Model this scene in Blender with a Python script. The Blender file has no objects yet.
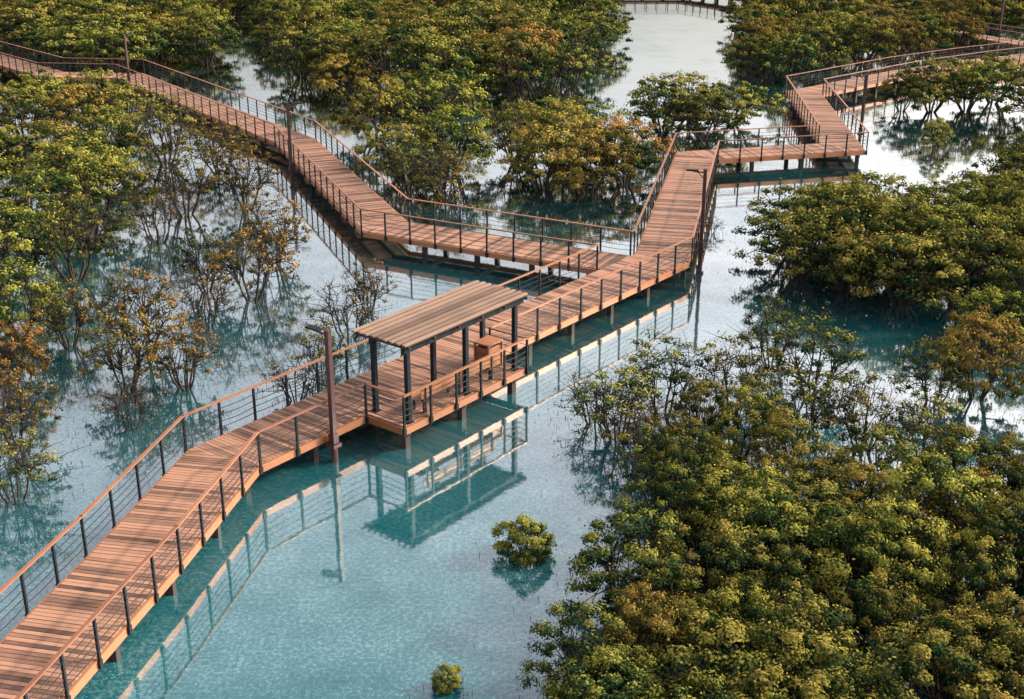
import bpy, math, random
import numpy as np
from mathutils import Vector
random.seed(7); rng=np.random.default_rng(7)
scene=bpy.context.scene
scene.view_settings.view_transform='Standard'
scene.view_settings.look='None'
scene.view_settings.exposure=0

# ---------------------------------------------------------------- materials
def newmat(name):
    m=bpy.data.materials.new(name); m.use_nodes=True
    nt=m.node_tree; nt.nodes.clear()
    out=nt.nodes.new('ShaderNodeOutputMaterial')
    return m,nt,out
def N(nt,t,**k):
    n=nt.nodes.new(t)
    for a,b in k.items(): setattr(n,a,b)
    return n
def ramp(nt,stops):
    r=N(nt,'ShaderNodeValToRGB'); e=r.color_ramp.elements
    while len(e)<len(stops): e.new(0.5)
    for i,(p,c) in enumerate(stops):
        e[i].position=p; e[i].color=(c[0],c[1],c[2],1)
    return r
def math_(nt,op,a=None,b=None,clamp=False):
    n=N(nt,'ShaderNodeMath',operation=op); n.use_clamp=clamp
    for i,v in enumerate((a,b)):
        if v is None: continue
        if isinstance(v,(int,float)): n.inputs[i].default_value=v
        else: nt.links.new(v,n.inputs[i])
    return n.outputs[0]

def wood(name,dark,light,rough=0.6,spread=1.0,lo=.2,hi=.95):
    m,nt,out=newmat(name); L=nt.links.new
    g=N(nt,'ShaderNodeNewGeometry'); tc=N(nt,'ShaderNodeTexCoord')
    n1=N(nt,'ShaderNodeTexNoise'); n1.inputs['Scale'].default_value=.9; n1.inputs['Detail'].default_value=6
    n2=N(nt,'ShaderNodeTexNoise'); n2.inputs['Scale'].default_value=18; n2.inputs['Detail'].default_value=4
    L(tc.outputs['Object'],n1.inputs['Vector']); L(tc.outputs['Object'],n2.inputs['Vector'])
    a=math_(nt,'MULTIPLY',g.outputs['Random Per Island'],0.55*spread)
    b=math_(nt,'MULTIPLY',n1.outputs[0],0.6)
    c=math_(nt,'MULTIPLY',n2.outputs[0],0.25)
    s=math_(nt,'ADD',math_(nt,'ADD',a,b),c)
    r=ramp(nt,[(lo,dark),(hi,light)]); L(s,r.inputs[0])
    p=N(nt,'ShaderNodeBsdfPrincipled'); p.inputs['Roughness'].default_value=rough
    L(r.outputs[0],p.inputs['Base Color'])
    bp=N(nt,'ShaderNodeBump'); bp.inputs['Strength'].default_value=0.3; bp.inputs['Distance'].default_value=0.01
    L(n2.outputs[0],bp.inputs['Height']); L(bp.outputs[0],p.inputs['Normal'])
    L(p.outputs[0],out.inputs[0]); return m
M_deck=wood('deck_timber',(0.035,0.018,0.014),(0.42,0.215,0.135),.65,1.4,.32,1.12)
M_fascia=wood('fascia_timber',(0.22,0.08,0.033),(0.42,0.165,0.07),0.5)
M_rail=wood('handrail_timber',(0.15,0.055,0.03),(0.34,0.14,0.07),0.45)
M_roof=wood('weathered_slats',(0.07,0.040,0.030),(0.30,0.185,0.13),0.7)
M_pile=wood('pile_timber',(0.012,0.010,0.010),(0.05,0.036,0.03),0.85)
M_lampwood=wood('lamp_post_paint',(0.035,0.014,0.017),(0.08,0.03,0.03),0.5)
def plain(name,c,rough=0.5,metal=0.0):
    m,nt,out=newmat(name); L=nt.links.new
    tc=N(nt,'ShaderNodeTexCoord'); n=N(nt,'ShaderNodeTexNoise'); n.inputs['Scale'].default_value=9
    L(tc.outputs['Object'],n.inputs['Vector'])
    r=ramp(nt,[(0.3,[v*0.7 for v in c]),(0.7,[v*1.25 for v in c])]); L(n.outputs[0],r.inputs[0])
    p=N(nt,'ShaderNodeBsdfPrincipled'); p.inputs['Roughness'].default_value=rough; p.inputs['Metallic'].default_value=metal
    p.inputs['Specular IOR Level'].default_value=.2
    L(r.outputs[0],p.inputs['Base Color']); L(p.outputs[0],out.inputs[0]); return m
M_steel=plain('dark_painted_steel',(0.012,0.017,0.022),0.65)
M_cable=plain('steel_cable',(0.04,0.036,0.036),0.5)
M_glass=plain('lamp_lens',(0.6,0.6,0.55),0.3)
M_bark=plain('mangrove_bark',(0.05,0.036,0.03),0.9)
M_root=plain('root_bark',(0.05,0.05,0.045),0.9)

def leafmat(name,stops,transl=0.3):
    m,nt,out=newmat(name); L=nt.links.new
    at=N(nt,'ShaderNodeAttribute'); at.attribute_name='tint_shade'  # per-leaf tip colour and painted crown shading, drives the ramp
    oi=N(nt,'ShaderNodeObjectInfo'); g=N(nt,'ShaderNodeNewGeometry')
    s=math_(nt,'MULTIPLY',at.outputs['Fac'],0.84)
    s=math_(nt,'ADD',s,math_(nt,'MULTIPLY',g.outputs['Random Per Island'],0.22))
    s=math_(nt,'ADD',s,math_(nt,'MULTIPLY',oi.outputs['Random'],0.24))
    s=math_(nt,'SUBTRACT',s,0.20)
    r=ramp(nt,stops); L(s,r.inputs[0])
    hv=N(nt,'ShaderNodeHueSaturation')
    fr=math_(nt,'FRACT',math_(nt,'MULTIPLY',oi.outputs['Random'],7.31))
    L(math_(nt,'ADD',math_(nt,'MULTIPLY',fr,.050),.478),hv.inputs['Hue'])
    L(math_(nt,'ADD',math_(nt,'MULTIPLY',math_(nt,'FRACT',math_(nt,'MULTIPLY',oi.outputs['Random'],23.7)),.5),.70),hv.inputs['Value'])
    hv.inputs['Saturation'].default_value=.93
    L(r.outputs[0],hv.inputs['Color'])
    d=N(nt,'ShaderNodeBsdfDiffuse')
    t=N(nt,'ShaderNodeBsdfTranslucent'); mx=N(nt,'ShaderNodeMixShader'); mx.inputs[0].default_value=transl
    L(hv.outputs[0],d.inputs['Color']); L(hv.outputs[0],t.inputs['Color'])
    L(d.outputs[0],mx.inputs[1]); L(t.outputs[0],mx.inputs[2]); L(mx.outputs[0],out.inputs[0]); return m
M_leaf=leafmat('mangrove_leaves',[(0.0,(0.004,0.018,0.014)),(0.29,(0.011,0.036,0.018)),(0.60,(0.072,0.095,0.019)),(0.94,(0.36,0.285,0.04))],.16)  # leaf greens with crown shadow at the dark end, highlights at the bright end
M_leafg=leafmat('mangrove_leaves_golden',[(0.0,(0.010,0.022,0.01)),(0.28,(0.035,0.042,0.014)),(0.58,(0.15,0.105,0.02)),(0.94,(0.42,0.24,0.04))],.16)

# ---------------------------------------------------------------- mesh builder
class MB:
    def __init__(s): s.v=[];s.f=[];s.m=[]
    def quadprism(s,base,top,mi=0):
        n=len(base);o=len(s.v); s.v+= [tuple(p) for p in base]+[tuple(p) for p in top]
        s.f.append(tuple(o+i for i in reversed(range(n)))); s.f.append(tuple(o+n+i for i in range(n)))
        for i in range(n):
            j=(i+1)%n; s.f.append((o+i,o+j,o+n+j,o+n+i))
        s.m+=[mi]*(n+2)
    def beam(s,p0,p1,w,h,mi=0):
        p0=Vector(p0);p1=Vector(p1); d=(p1-p0).normalized()
        side=d.cross(Vector((0,0,1)))
        if side.length<1e-4: side=Vector((1,0,0))
        side.normalize(); up=side.cross(d).normalized()
        a=side*w/2;b=up*h/2
        s.quadprism([p0-a-b,p0+a-b,p0+a+b,p0-a+b],[p1-a-b,p1+a-b,p1+a+b,p1-a+b],mi)
    def post(s,x,y,z0,z1,w,d,dirx,diry,mi=0):
        u=Vector((dirx,diry,0)).normalized(); n=Vector((-u.y,u.x,0)); c=Vector((x,y,0))
        cs=[c+u*w/2*i+n*d/2*j for i,j in((-1,-1),(1,-1),(1,1),(-1,1))]
        s.quadprism([p+Vector((0,0,z0)) for p in cs],[p+Vector((0,0,z1)) for p in cs],mi)
    def cyl(s,p0,p1,r0,r1,n=8,mi=0):
        p0=Vector(p0);p1=Vector(p1); d=(p1-p0).normalized()
        a=d.cross(Vector((0,0,1)))
        if a.length<1e-3:a=Vector((1,0,0))
        a.normalize(); b=a.cross(d)
        A=[p0+(a*math.cos(t)+b*math.sin(t))*r0 for t in [2*math.pi*i/n for i in range(n)]]
        B=[p1+(a*math.cos(t)+b*math.sin(t))*r1 for t in [2*math.pi*i/n for i in range(n)]]
        s.quadprism(A,B,mi)
    def obj(s,name,mats,parent=None,bevel=0):
        me=bpy.data.meshes.new(name); me.from_pydata(s.v,[],s.f)
        for m in mats: me.materials.append(m)
        me.polygons.foreach_set('material_index',s.m); me.update()
        o=bpy.data.objects.new(name,me); scene.collection.objects.link(o)
        if parent: o.parent=parent
        if bevel:
            b=o.modifiers.new('bevel','BEVEL'); b.width=bevel; b.segments=1; b.limit_method='ANGLE'
        return o
def empty(name,loc=(0,0,0)):
    e=bpy.data.objects.new(name,None); e.location=loc; scene.collection.objects.link(e); return e

# ---------------------------------------------------------------- boardwalk layout (metres)
W=1.2; ZD=0.90
V2=lambda x,y: Vector((x,y))
mainp=[V2(-14.6,5.5),V2(-9.72,28.2),V2(-8.66,34.03),V2(6.7,53.9),V2(10.92,73.9),V2(20.1,76.2),V2(21.7,94.5),
       V2(31.7,103.4),V2(39,108.5),V2(50,115),V2(44,126.5),V2(33,150),V2(22,168),V2(3.6,168)]
sidep=[V2(6.3,52.2),V2(-6.1,58.87),V2(-13.46,78.0),V2(-30.4,101.9),V2(-36.9,102.6),V2(-54,121)]
def lineint(p,d,q,e):
    den=d.x*e.y-d.y*e.x; t=((q.x-p.x)*e.y-(q.y-p.y)*e.x)/den; return p+d*t
def edge(poly,off,startline=None):
    res=[]
    dirs=[(poly[i+1]-poly[i]).normalized() for i in range(len(poly)-1)]
    nl=[V2(-d.y,d.x) for d in dirs]
    for i in range(len(poly)):
        if i==0:
            p=poly[0]+nl[0]*off
            if startline: p=lineint(p,dirs[0],*startline)
        elif i==len(poly)-1: p=poly[-1]+nl[-1]*off
        else: p=lineint(poly[i]+nl[i-1]*off,dirs[i-1],poly[i]+nl[i]*off,dirs[i])
        res.append(p)
    return res
u=(mainp[3]-mainp[2]).normalized(); nR=V2(u.y,-u.x)
P4=V2(-4.91,38.87); O=mainp[2]+u*((P4-mainp[2]).dot(u))
mainleft=(mainp[2]-nR*(W+0.005),u)
Lm,Rm=edge(mainp,W),edge(mainp,-W)
Ls,Rs=edge(sidep,W,mainleft),edge(sidep,-W,mainleft)
def clip(poly,p,nrm):
    out=[]
    for i in range(len(poly)):
        a=poly[i];b=poly[(i+1)%len(poly)]; da=(a-p).dot(nrm);db=(b-p).dot(nrm)
        if da>=0: out.append(a)
        if (da>=0)!=(db>=0): out.append(a+(b-a)*(da/(da-db)))
    return out
def planks(mb,quad,d,pitch=0.15,gap=0.02):
    ts=[p.dot(d) for p in quad]; t=min(ts)
    while t<max(ts):
        c=clip(clip(quad,d*t,d),d*(t+pitch-gap),-d)
        if len(c)>=3:
            area=sum(c[i].x*c[(i+1)%len(c)].y-c[(i+1)%len(c)].x*c[i].y for i in range(len(c)))
            if abs(area)>0.01:
                if area<0:c=c[::-1]
                dz=random.uniform(-.004,.004)
                mb.quadprism([(p.x,p.y,ZD-.035+dz) for p in c],[(p.x,p.y,ZD+dz) for p in c])
        t+=pitch
boardwalk=empty('wooden_boardwalk')
mb=MB()
for poly,Ls_,Rs_ in((mainp,Lm,Rm),(sidep,Ls,Rs)):
    for i in range(len(poly)-1):
        planks(mb,[Ls_[i],Ls_[i+1],Rs_[i+1],Rs_[i]],(poly[i+1]-poly[i]).normalized())
T0,T1,NB=-1.2,4.95,2.85
def loc(t,n): return O+u*t+nR*n
planks(mb,[loc(T0,W+.006),loc(T1,W+.006),loc(T1,NB),loc(T0,NB)],u)
mb.obj('deck_planks',[M_deck],boardwalk)
# fascias, joists and piles
fb=MB();pb=MB()
def fascia(pts):
    for a,b in zip(pts[:-1],pts[1:]):
        fb.beam((a.x,a.y,.745),(b.x,b.y,.745),.07,.24)
def resample(pts,sp):
    out=[]
    for a,b in zip(pts[:-1],pts[1:]):
        L=(b-a).length; n=max(1,round(L/sp))
        out.append([a+(b-a)*(i/n) for i in range(n+1)])
    return out
Fo=lambda poly,o,sl=None: edge(poly,o,sl)
Lf,Rf=Fo(mainp,W+.045),Fo(mainp,-W-.045)
Lsf,Rsf=Fo(sidep,W+.045,(mainp[2]-nR*(W+.09),u)),Fo(sidep,-W-.045,(mainp[2]-nR*(W+.09),u))
b0=loc(T0-.045,W+.045);b1=loc(T0-.045,NB+.045);b2=loc(T1+.045,NB+.045);b3=loc(T1+.045,W+.045)
fascia([Lf[0],Lf[1],Lf[2],Lf[3]]); fascia(Lf[3:]);
fascia(Rf[:3]+[b0,b1,b2,b3]+Rf[3:])
fascia(Lsf);fascia(Rsf)
fb.obj('edge_fascia_boards',[M_fascia],boardwalk)
for poly in(mainp,sidep):
    first=(poly is sidep)
    for seg,(a,b) in zip(resample(poly,2.8),zip(poly[:-1],poly[1:])):
        d=(b-a).normalized(); n=V2(-d.y,d.x)
        for j,p in enumerate(seg[:-1]):
            if first and j==0: continue
            if first and (p-mainp[3]).length<2.5: continue
            pb.beam((p.x-n.x*1.1,p.y-n.y*1.1,.55),(p.x+n.x*1.1,p.y+n.y*1.1,.55),.14,.18)
            for s in(-1,1):
                q=p+n*s*.95; pb.post(q.x,q.y,-1.2,.458,.20,.20,d.x,d.y)
        for s in(-.5,.5):
            pb.beam((a.x+n.x*s,a.y+n.y*s,.75),(b.x+n.x*s,b.y+n.y*s,.75),.09,.2)
for t in(T0+.3,1.9,T1-.3):
    q=loc(t,NB-.25); pb.post(q.x,q.y,-1.2,.458,.22,.22,u.x,u.y)
    a=loc(t,W+.1);b=loc(t,NB-.05); pb.beam((a.x,a.y,.55),(b.x,b.y,.55),.14,.18)
pb.obj('piles_and_joists',[M_pile],boardwalk)
# railings
pm=MB();hm=MB();cm=MB()
def railing(pts,sp=1.4):
    for si,seg in enumerate(resample(pts,sp)):
        a,b=seg[0],seg[-1]; d=(b-a).normalized()
        hm.beam((a.x-d.x*.02,a.y-d.y*.02,ZD+1.1),(b.x+d.x*.02,b.y+d.y*.02,ZD+1.1),.095,.045)
        for k,p in enumerate(seg):
            if k==len(seg)-1 and si<len(pts)-2: continue
            pm.post(p.x,p.y,.62,ZD+1.075,.07,.06,d.x,d.y)
            pm.post(p.x,p.y,.66,.86,.12,.085,d.x,d.y)
        far=seg[0].y>70
        for p,q in zip(seg[:-1],seg[1:]):
            for z in (.22,.43,.64,.85):
                sag=random.uniform(.01,.06)
                prev=Vector((p.x,p.y,ZD+z))
                ks=(1,) if far else (.25,.5,.75,1)
                for k in ks:
                    c=p+(q-p)*k; cur=Vector((c.x,c.y,ZD+z-sag*4*k*(1-k)))
                    cm.beam(prev,cur,.017,.017); prev=cur
E=.11
Lr,Rr=Fo(mainp,W+E),Fo(mainp,-W-E)
sl=(mainp[2]-nR*(W+E),u)
Lsr,Rsr=Fo(sidep,W+E,sl),Fo(sidep,-W-E,sl)
railing([Lr[0],Lr[1],Lr[2],Lsr[0]]); railing([Rsr[0]]+Lr[3:])
railing(Lsr);railing(Rsr)
c0=loc(T0-E,W+E);c1=loc(T0-E,NB+E);c2=loc(T1+E,NB+E);c3=loc(T1+E,W+E)
railing(Rr[:3]+[c0,c1,c2,c3]+Rr[3:])
pm.obj('railing_posts',[M_steel],boardwalk); hm.obj('handrails',[M_rail],boardwalk); cm.obj('railing_cables',[M_cable],boardwalk)

# ---------------------------------------------------------------- pergola shelter
sh=empty('pergola_shelter')
ZR=3.40
m1=MB();m2=MB();m3=MB();m4=MB()
for n in(1.3,NB-.12):
    for t in(-.85,2.0,4.65):
        p=loc(t,n); m1.post(p.x,p.y,ZD,ZR-.12,.15,.15,u.x,u.y); m1.post(p.x,p.y,ZD+.002,ZD+.03,.26,.26,u.x,u.y)
    a=loc(-1.0,n);b=loc(5.1,n); m1.beam((a.x,a.y,ZR-.06),(b.x,b.y,ZR-.06),.10,.16)
for t in np.linspace(-.95,5.05,6):
    a=loc(t,.62);b=loc(t,NB+.12); m3.beam((a.x,a.y,ZR+.075),(b.x,b.y,ZR+.075),.06,.10)
a=loc(-1.0,(.66+NB+.06)/2);b=loc(5.1,(.66+NB+.06)/2); m4.beam((a.x,a.y,ZR+.14),(b.x,b.y,ZR+.14),NB-.55,.018)
n=.6
while n<NB+.12:
    a=loc(-1.1+random.uniform(-.02,.02),n+.08);b=loc(5.2+random.uniform(-.02,.02),n+.08)
    m2.beam((a.x,a.y,ZR+.185),(b.x,b.y,ZR+.185),.135,.06); n+=.268
m1.obj('steel_frame',[M_steel],sh); m2.obj('roof_slats',[M_roof],sh,.004); m3.obj('rafters',[M_pile],sh); m4.obj('roof_sheet',[M_pile],sh)
# bench inside the bay
bn=empty('park_bench'); q=MB();q2=MB()
for k in range(4):
    a=loc(-.2,2.15+k*.125);b=loc(3.6,2.15+k*.125); q.beam((a.x,a.y,ZD+.45),(b.x,b.y,ZD+.45),.11,.04)
for k in range(3):
    a=loc(-.2,2.68);b=loc(3.6,2.68); q.beam((a.x,a.y,ZD+.58+k*.14),(b.x,b.y,ZD+.58+k*.14),.03,.11)
for t in(0,1.7,3.4):
    a=loc(t,2.2);b=loc(t,2.62)
    for p in(a,b): q2.post(p.x,p.y,ZD+.003,ZD+.40,.06,.06,u.x,u.y)
    q2.beam((a.x,a.y,ZD+.405),(b.x,b.y,ZD+.405),.05,.045)
    p=loc(t,2.71); q2.post(p.x,p.y,ZD+.003,ZD+.92,.05,.03,u.x,u.y)
q.obj('slats',[M_fascia],bn,.004); q2.obj('legs',[M_steel],bn)
cb=empty('wooden_litter_bin'); q=MB();q2=MB()
c=loc(4.3,1.85)
q2.post(c.x,c.y,ZD+.003,ZD+.08,.66,.50,u.x,u.y)
for k in range(7):
    z=ZD+.085+k*.105; q.post(c.x,c.y,z,z+.092,.74,.58,u.x,u.y)
q.post(c.x,c.y,ZD+.93,ZD+.985,.84,.68,u.x,u.y)
for s in(-1,1):
    for r in(-1,1):
        p=c+u*s*.38+nR*r*.30; q.post(p.x,p.y,ZD+.02,ZD+.926,.07,.07,u.x,u.y)
q2.post(c.x,c.y,ZD+.82,ZD+.93,.55,.45,u.x,u.y)
q.obj('slatted_body',[M_fascia],cb,.004); q2.obj('inner_bin',[M_steel],cb)

# ---------------------------------------------------------------- lamps
def lamp(x,y,dx,dy):
    e=empty('street_lamp',(x,y,0)); a=MB();b=MB()
    d=V2(dx,dy).normalized()
    a.cyl((0,0,-1.0),(0,0,.5),.11,.11,10); a.post(0,0,.5,.62,.34,.34,dx,dy)
    a.post(0,0,.62,4.35,.16,.16,dx,dy); a.post(0,0,.62,.95,.23,.23,dx,dy); a.post(0,0,4.35,4.39,.19,.19,dx,dy)
    a.beam((0,0,4.22),(d.x*.55,d.y*.55,4.26),.06,.06)
    a.beam((d.x*.02,d.y*.02,3.92),(d.x*.32,d.y*.32,4.22),.04,.04)
    b.beam((d.x*.30,d.y*.30,4.315),(d.x*.86,d.y*.86,4.315),.24,.06)
    g=MB(); g.beam((d.x*.36,d.y*.36,4.275),(d.x*.8,d.y*.8,4.275),.15,.018)
    a.obj('post',[M_lampwood],e,.006); b.obj('lamp_head',[M_steel],e,.006); g.obj('lens',[M_glass],e)
p=loc(-3.0,W+.32); lamp(p.x,p.y,-nR.x,-nR.y)
lamp(8.72,56.0,-1,.2); lamp(-12.75,71.9,1,.35); lamp(22.6,81.5,-1,.1); lamp(-29.9,99.6,.3,1); lamp(46.8,124.2,-.9,-.4)

# ---------------------------------------------------------------- mangroves
def unit(a): return a/np.maximum(np.linalg.norm(a,axis=1,keepdims=True),1e-6)
def tree_mesh(name,seed,R,H,ncl,nleaf,ls,rc,leafm,twigs=0,low=.19,fill=.6,br=.05):
    r=np.random.default_rng(seed)
    ph=r.uniform(0,6.28,4); am=r.uniform(.06,.18,4)
    def rad(az): return 1+sum(am[i]*np.sin((i+2)*az+ph[i]) for i in range(4))
    C=[]
    for k in range(ncl):
        best=None;bd=-1
        for _ in range(7):
            az=r.uniform(0,2*np.pi); cz=r.uniform(-.3,1); f=fill+(1-fill)*r.uniform()**.6
            sr=np.sqrt(max(0,1-cz*cz))
            c=np.array([np.cos(az)*sr*R*f*rad(az),np.sin(az)*sr*R*f*rad(az),low*H+(.92-low)*H*np.clip(.24+.76*cz*f,0,1)])
            d_=min([np.linalg.norm(c-q) for q in C]) if C else 9
            if d_>bd: bd=d_;best=c
        C.append(best)
    C=np.array(C)
    crad=rc*r.uniform(.55,1.35,ncl)
    ci=np.repeat(np.arange(ncl),nleaf); n=len(ci)
    d=unit(r.normal(size=(n,3))); d[:,2]=np.where(d[:,2]<-.2,-d[:,2]*.6,d[:,2])
    rr=(r.uniform(0,1,n)**.45)[:,None]
    rr=np.where(r.uniform(size=(n,1))<.12,rr*1.45,rr)
    off=d*rr*crad[ci][:,None]*np.array([1,1,.85])
    P=C[ci]+off
    ctr=np.array([0,0,H*.35]); outw=unit(P-ctr)
    nn=unit(d*.9+outw*.6+r.normal(size=(n,3))*.42+np.array([0,0,.3]))
    a=unit(np.cross(nn,r.normal(size=(n,3)))); b=np.cross(nn,a)
    l=(ls*r.uniform(.7,1.3,n))[:,None]
    q=np.stack([P-a*l*.5,P-b*l*.3,P+a*l*.5,P+b*l*.3],1).reshape(-1,3)
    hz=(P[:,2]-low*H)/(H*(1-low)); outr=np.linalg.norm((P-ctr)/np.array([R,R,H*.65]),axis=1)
    tint_shade=np.clip(.62*np.clip((d[:,2]*rr[:,0]+.25),0,1.2)+.30*np.clip(hz,0,1)+.42*np.clip(outr-.5,0,1)+r.normal(size=ncl)[ci]*.15,0,1)  # yellow young tips, plus painted shade low and inside, highlights on top
    bv=[];bf=[]
    def tube(pts,r0,r1,ns=4):
        o=len(bv); m=len(pts)
        for i,p in enumerate(pts):
            t=pts[min(i+1,m-1)]-pts[max(i-1,0)]; t=t/max(np.linalg.norm(t),1e-6)
            s=np.cross(t,[.3,.9,.1]); s/=max(np.linalg.norm(s),1e-6); w=np.cross(s,t)
            k=r0+(r1-r0)*i/(m-1)
            for j in range(ns):
                an=2*np.pi*j/ns; bv.append(p+(s*np.cos(an)+w*np.sin(an))*k)
        for i in range(m-1):
            for j in range(ns):
                bf.append((o+i*ns+j,o+i*ns+(j+1)%ns,o+(i+1)*ns+(j+1)%ns,o+(i+1)*ns+j))
    nst=r.integers(5,8); stems=[]
    for i in range(nst):
        an=2*np.pi*i/nst+r.uniform(-.4,.4); b0=np.array([np.cos(an)*.14,np.sin(an)*.14,-.3])
        e=np.array([np.cos(an)*R*.42,np.sin(an)*R*.42,H*.42*r.uniform(.8,1.2)])
        mid=(b0+e)/2+np.array([np.cos(an)*R*.02,np.sin(an)*R*.02,-H*.02])+r.normal(size=3)*.06
        tube([b0,mid,e],br*R/1.6,br*.6*R/1.6,5); stems.append((b0,mid,e))
    ends=[]
    for c_ in C:
        b0,mid,e=min(stems,key=lambda s:np.linalg.norm(s[2][:2]-c_[:2])+r.uniform(0,.4))
        st=mid+(e-mid)*r.uniform(.2,1)
        m2=(st+c_)/2+r.normal(size=3)*.08*R+np.array([0,0,.05*H])
        tube([st,m2,c_],br*.5*R/1.6,br*.14*R/1.6,3); ends.append((m2,c_))
    for k_ in range(twigs):
        m2,c_=ends[r.integers(0,len(ends))]; st=m2+(c_-m2)*r.uniform(0,1)
        v=r.normal(size=3)*.28*R; v[2]=abs(v[2])*.8
        tube([st,st+v*.5+r.normal(size=3)*.04,st+v],.018,.006,3)
    bv_=np.array(bv); nb=len(bv_)
    V=np.concatenate([bv_,q]); F=np.concatenate([np.array(bf),np.arange(n*4).reshape(-1,4)+nb])
    me=bpy.data.meshes.new(name)
    me.vertices.add(len(V)); me.vertices.foreach_set('co',V.astype(np.float32).ravel())
    me.loops.add(len(F)*4); me.loops.foreach_set('vertex_index',F.astype(np.int32).ravel())
    me.polygons.add(len(F)); me.polygons.foreach_set('loop_start',np.arange(len(F),dtype=np.int32)*4)
    me.polygons.foreach_set('loop_total',np.full(len(F),4,dtype=np.int32))
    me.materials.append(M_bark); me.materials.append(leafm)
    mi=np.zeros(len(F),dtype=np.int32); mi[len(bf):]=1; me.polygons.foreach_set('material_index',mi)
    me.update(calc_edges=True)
    at=me.attributes.new('tint_shade','FLOAT','POINT')
    at.data.foreach_set('value',np.concatenate([np.zeros(nb),np.repeat(tint_shade,4)]).astype(np.float32))
    return me
near=[tree_mesh('mangrove_near',10+i,1.6,3.2,62,190,.084,.29,M_leaf,low=.13) for i in range(5)]
nearg=[tree_mesh('mangrove_near_golden',15,1.6,3.2,62,190,.084,.29,M_leafg,low=.13)]
mid=[tree_mesh('mangrove_mid',30+i,2.4,3.7,64,92,.15,.44,M_leaf) for i in range(4)]
midg=[tree_mesh('mangrove_mid_golden',45+i,2.4,3.7,64,92,.15,.44,M_leafg) for i in range(2)]
far=[tree_mesh('mangrove_far',50+i,3.2,4.4,64,58,.235,.57,M_leaf) for i in range(5)]
farg=[tree_mesh('mangrove_far_golden',58,3.2,4.4,64,58,.235,.57,M_leafg)]
sparse=[tree_mesh('mangrove_sparse',70+i,2.2,3.8,56,32,.145,.36,M_leaf if i==2 else M_leafg,twigs=140,low=.24,fill=.4,br=.05) for i in range(5)]
sparsen=[tree_mesh('mangrove_thin',90+i,1.6,3.0,46,60,.10,.32,M_leaf,twigs=110,low=.2,fill=.4,br=.045) for i in range(3)]
bare=[tree_mesh('mangrove_bare',110+i,1.8,2.8,40,11,.12,.32,M_leafg,twigs=180,low=.2,fill=.4,br=.045) for i in range(2)]
bush=[tree_mesh('mangrove_bush_crown',120,1.6,2.6,46,200,.15,.45,M_leaf,low=.02,fill=.7)]
baseR={'near':1.6,'nearg':1.6,'mid':2.4,'midg':2.4,'far':3.2,'farg':3.2,'sparse':2.2,'thin':1.6,'bare':1.8,'bush':1.6}
sets={'near':near,'nearg':nearg,'mid':mid,'midg':midg,'far':far,'farg':farg,'sparse':sparse,'thin':sparsen,'bare':bare,'bush':bush}
segs=[(a,b) for P in(mainp,sidep) for a,b in zip(P[:-1],P[1:])]+[(loc(0,1.8),loc(4,1.8))]
def dist(x,y):
    p=V2(x,y);best=1e9
    for a,b in segs:
        d=b-a;t=max(0,min(1,(p-a).dot(d)/d.length_squared)); best=min(best,(p-a-d*t).length)
    return best
placed=[]
def tree(kind,x,y,R,hs=1.0,name='mangrove_tree'):
    d=dist(x,y); R=min(R,max(.5,(d-1.2)/.85))
    me=random.choice(sets[kind]); s=R/baseR[kind]
    o=bpy.data.objects.new(name,me); scene.collection.objects.link(o)
    o.location=(x,y,0); o.rotation_euler=(0,0,random.uniform(0,6.28))
    zs=(s*.6+.4)*hs*random.uniform(.82,1.15) if s>.45 else s*hs
    o.scale=(s*random.uniform(.9,1.1),s*random.uniform(.9,1.1),zs); placed.append((x,y,R,kind)); return o
def inside(x,y,P):
    c=False;j=len(P)-1
    for i in range(len(P)):
        if (P[i][1]>y)!=(P[j][1]>y) and x<(P[j][0]-P[i][0])*(y-P[i][1])/(P[j][1]-P[i][1])+P[i][0]: c=not c
        j=i
    return c
def zone(P,sp,kinds,R,keep=1.0,hs=1.0):
    xs=[p[0] for p in P];ys=[p[1] for p in P];pts=[]
    for _ in range(5000):
        x=random.uniform(min(xs),max(xs));y=random.uniform(min(ys),max(ys))
        if not inside(x,y,P): continue
        if any((x-a)**2+(y-b)**2<sp*sp for a,b in pts): continue
        r=random.uniform(*R)
        if dist(x,y)<1.3+r*.85: continue
        pts.append((x,y))
        if random.random()<keep: tree(random.choice(kinds),x,y,r,hs)
FAR=['far']*8+['farg']
# lower right thicket
zone([(1.45,22.5),(1.85,25.6),(3.4,27.9),(4.5,29.9),(6.1,31.6),(10.5,32.4),(15,32.6),(19.7,33),(22,30),(16,16),(2.0,16.5)],1.5,['near']*12+['nearg'],(1.05,1.8))
for k,x,y,R in [('thin',3.42,37,1.4),('thin',5.1,39.1,1.6),('near',5.3,34.0,1.3),('thin',7.5,39.5,1.6),('near',7.2,35.8,1.2),('thin',4.1,33,1.2),
    ('thin',8.9,36.2,1.5),('thin',10.5,40.4,1.6),('near',5.0,31.1,1.4),('near',7.9,32.9,1.5),('thin',11.1,36.2,1.4),('thin',12.9,35.6,1.2),
    ('midg',16.2,40.4,1.7),('thin',14.5,40,1.3),('bare',2.7,38.3,1.1),('near',6.1,36.6,1.2),('bare',4.2,35.3,1.3),('near',1.75,23.6,1.2),('near',1.9,21.4,1.3),
    ('bare',9.9,60.6,1.7),('thin',18.2,39.3,1.4),('thin',9.6,43.2,1.3)]:
    tree(k,x,y,R)
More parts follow.
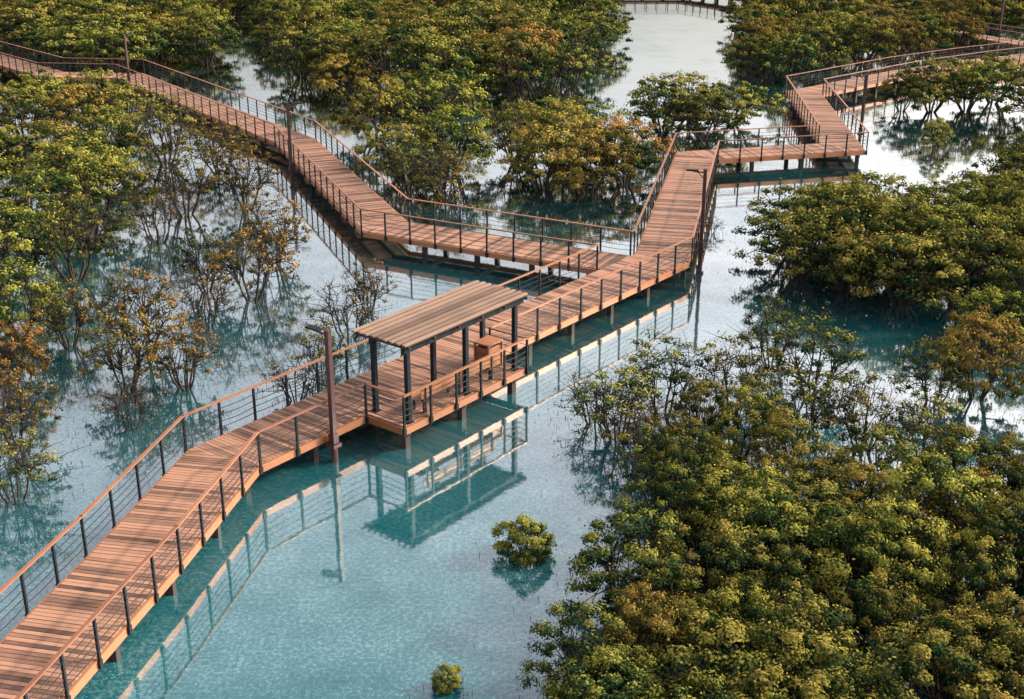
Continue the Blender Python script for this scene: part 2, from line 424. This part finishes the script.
# right hand mass
zone([(11.9,53),(13.4,50.8),(17.2,49.6),(22,48.6),(31,56),(27,65),(22,60),(17,60.5),(13.8,59)],2.15,['mid'],(1.8,2.5),1,.95)
for x,y,R in [(29.8,70.5,2.3),(25.2,62.5,2.2),(28,66.5,2.3),(20.6,46.3,2.0),(18.6,45.3,1.6),(33,74,2.6)]: tree('mid',x,y,R)
# centre clumps
for k,x,y,R in [('far',-8.8,82,3.0),('far',-5.5,85.4,3.2),('mid',-6.4,72.2,2.5),('mid',-3.6,73.5,2.5),('sparse',-5.6,68.2,2.0),('sparse',-3.6,66.6,2.0),
   ('mid',.3,75.7,2.6),('mid',3.4,78.7,2.8),('midg',6.2,74.6,2.5),('mid',1.8,69.2,2.4),('midg',4.3,68.8,2.4),('mid',6.4,70.6,2.0),('mid',2.9,72.8,2.8),
   ('far',10.1,84,2.8),('far',12.5,82,2.6),('far',15.2,87,2.5),('far',12.4,89,2.6),
   ('far',30.3,91.5,2.6),('far',33,92,2.6),('mid',28.3,92,1.9),('mid',26.9,79.5,1.1),('far',36.5,87,2.8),('far',36,95,3),('far',40,92,3),('far',36,80,2.4)]:
    tree(k,x,y,R)
# background mangroves
zone([(-19.2,101),(-12.9,97),(-1,98),(9,102),(9,125),(11,160),(12,190),(-44,190),(-43.6,157),(-40.7,128),(-31,114)],4.1,FAR,(2.2,3.8),.86)
zone([(-85,98),(-40,98),(-37,105),(-30,111),(-40,128),(-44,157),(-44,190),(-95,190)],4.3,FAR,(2.4,3.8),.92)
zone([(19,104),(23.6,104),(34,114),(44,122),(60,135),(72,188),(36,188),(27,145),(21,115)],4.1,FAR,(2.2,3.6),.8)
zone([(52,104),(60,104),(85,150),(70,150),(56,118)],4,FAR,(2.6,3.5),.7)
# left side
for k,x,y,R in [('mid',-27,70.4,2.9),('mid',-23.7,67.9,2.6),('mid',-22.9,60,2.4),('mid',-20.9,62,2.2),('mid',-21.7,53,2.2),('sparse',-19.4,53.4,2.2),
   ('mid',-19.3,46.4,1.8),('midg',-17.8,41.2,1.4),('sparse',-15.8,36.4,1.5),('thin',-14.6,33,1.3),('far',-31.8,82,3),('farg',-28,82,2.8),('far',-25.4,84,2.4),
   ('mid',-24.3,74.6,2.6),('sparse',-21,75.7,2.4),('far',-32.5,87.5,2.6),('far',-38,88,2.8),('far',-28.9,89,2.4),('mid',-30.5,70,2.8),('mid',-25.5,55,2.4),
   ('far',-43,89,3),('far',-48,90,3),('far',-36,78,3),('mid',-28,62,2.6),('mid',-23,47,2.2),('mid',-20.5,39,2),
   ('sparse',-17,64,2.2),('sparse',-17.2,73,2.3),('sparse',-14.0,65,2.0),('bare',-17.2,59.2,1.9),('sparse',-11,50.7,1.9),('sparse',-10.9,55.4,1.8),
   ('sparse',-13.2,51.8,1.5),('sparse',-13.8,44.2,2.0),('sparse',-13.6,41,1.5),('sparse',-11.6,41.3,1.4),('bare',-12.2,47.4,1.4),('thin',-6.9,42.6,1.0),
   ('bare',-6.4,46.2,1.4),('sparse',-5.9,49,1.0),('bare',-7.5,40.2,1.2),('sparse',-17,45.3,1.4),('bare',-12.6,38,1.0)]:
    tree(k,x,y,R)
tree('bush',.38,29.9,.64,1.2,'mangrove_bush'); tree('bush',-1.5,24.1,.30,1.2,'mangrove_bush')

# breathing roots around the trees
rb=[];rf=[]
def spike(x,y):
    o=len(rb);h=random.uniform(.05,.2);r=.014;a=random.uniform(0,6)
    for k in range(3): rb.append((x+r*math.cos(a+k*2.09),y+r*math.sin(a+k*2.09),-.05))
    rb.append((x+random.uniform(-.02,.02),y+random.uniform(-.02,.02),h))
    for k in range(3): rf.append((o+k,o+(k+1)%3,o+3))
for x,y,R,k in placed:
    if y>62: continue
    for _ in range(int(80*R)):
        a=random.uniform(0,6.28);d=abs(random.gauss(0,1))*R*.9+.2
        X,Y=x+d*math.cos(a),y+d*math.sin(a)
        if dist(X,Y)>1.5: spike(X,Y)
me=bpy.data.meshes.new('mangrove_roots');me.from_pydata(rb,[],rf);me.materials.append(M_root)
scene.collection.objects.link(bpy.data.objects.new('mangrove_roots',me))

# ---------------------------------------------------------------- water
m,nt,out=newmat('lagoon_water');L=nt.links.new
tc=N(nt,'ShaderNodeTexCoord')
def noise(sc,det,rough=.55,dist_=0):
    n=N(nt,'ShaderNodeTexNoise');n.inputs['Scale'].default_value=sc;n.inputs['Detail'].default_value=det
    n.inputs['Roughness'].default_value=rough;n.inputs['Distortion'].default_value=dist_
    L(tc.outputs['Object'],n.inputs['Vector']);return n.outputs[0]
big=noise(.10,5,.6,.4); fine=noise(8.5,6,.85); patch=noise(.6,7,.7)
spk=ramp(nt,[(.42,(0,0,0)),(.62,(1,1,1))]);L(fine,spk.inputs[0])
s=math_(nt,'ADD',math_(nt,'MULTIPLY',spk.outputs[0],.36),math_(nt,'ADD',math_(nt,'MULTIPLY',big,.56),math_(nt,'MULTIPLY',patch,.42)))
body=ramp(nt,[(.28,(.003,.047,.060)),(.64,(.010,.122,.146)),(1.0,(.19,.40,.43))]);L(s,body.inputs[0])
df=N(nt,'ShaderNodeBsdfDiffuse');L(body.outputs[0],df.inputs[0])
gl=N(nt,'ShaderNodeBsdfGlossy');gl.inputs['Roughness'].default_value=.05;gl.inputs['Color'].default_value=(1,.98,.945,1)
wv=noise(1.6,3,.5)
bp=N(nt,'ShaderNodeBump');bp.inputs['Strength'].default_value=.10;bp.inputs['Distance'].default_value=.03;L(wv,bp.inputs['Height']);L(bp.outputs[0],gl.inputs['Normal'])
lw=N(nt,'ShaderNodeLayerWeight');lw.inputs['Blend'].default_value=.5
fc=N(nt,'ShaderNodeFloatCurve');cv=fc.mapping.curves[0]
for i,(x,y) in enumerate([(0,.05),(.3,.15),(.46,.36),(.66,.75),(.85,.98),(1,1)]):
    if i==0: cv.points[0].location=(x,y)
    elif i==5: cv.points[len(cv.points)-1].location=(x,y)
    else: cv.points.new(x,y)
fc.mapping.update()
L(lw.outputs['Facing'],fc.inputs['Value'])
mod=math_(nt,'ADD',math_(nt,'MULTIPLY',spk.outputs[0],.34),math_(nt,'MULTIPLY',patch,.6))
mod=math_(nt,'ADD',mod,math_(nt,'MULTIPLY',big,1.0)); mod=math_(nt,'ADD',mod,.09)
fac=math_(nt,'MULTIPLY',fc.outputs[0],mod,True)
mx=N(nt,'ShaderNodeMixShader');L(fac,mx.inputs[0]);L(df.outputs[0],mx.inputs[1]);L(gl.outputs[0],mx.inputs[2]);L(mx.outputs[0],out.inputs[0])
me=bpy.data.meshes.new('water');S=1500;me.from_pydata([(-S,-S,0),(S,-S,0),(S,S,0),(-S,S,0)],[],[(0,1,2,3)]);me.materials.append(m)
scene.collection.objects.link(bpy.data.objects.new('water',me))

# ---------------------------------------------------------------- sky, sun, camera
EL=math.radians(30);AZ=math.radians(74)
w=bpy.data.worlds.new('World');scene.world=w;w.use_nodes=True;nt=w.node_tree;nt.nodes.clear()
sk=N(nt,'ShaderNodeTexSky');sk.sky_type='NISHITA';sk.sun_disc=False;sk.sun_elevation=EL;sk.sun_rotation=AZ
sk.dust_density=7;sk.air_density=1.0
hs=N(nt,'ShaderNodeHueSaturation');hs.inputs['Saturation'].default_value=.5;hs.inputs['Value'].default_value=1.9
bg=N(nt,'ShaderNodeBackground');bg.inputs[1].default_value=.15
wo=N(nt,'ShaderNodeOutputWorld')
nt.links.new(sk.outputs[0],hs.inputs['Color']);nt.links.new(hs.outputs[0],bg.inputs[0]);nt.links.new(bg.outputs[0],wo.inputs[0])
Sd=Vector((math.sin(AZ)*math.cos(EL),math.cos(AZ)*math.cos(EL),math.sin(EL)))
ld=bpy.data.lights.new('sun','SUN');ld.energy=4.1;ld.angle=math.radians(3);ld.color=(1,.88,.70)
lo=bpy.data.objects.new('sun',ld);scene.collection.objects.link(lo);lo.rotation_euler=Sd.to_track_quat('Z','Y').to_euler()
cd=bpy.data.cameras.new('camera');cd.lens=44.5;cd.sensor_width=36;cd.clip_end=4000
co=bpy.data.objects.new('camera',cd);scene.collection.objects.link(co);co.location=(0,0,17.9)
co.rotation_euler=(math.radians(90-21.68),0,0);scene.camera=co
print('trees',len(placed),'roots',len(rf)//3)
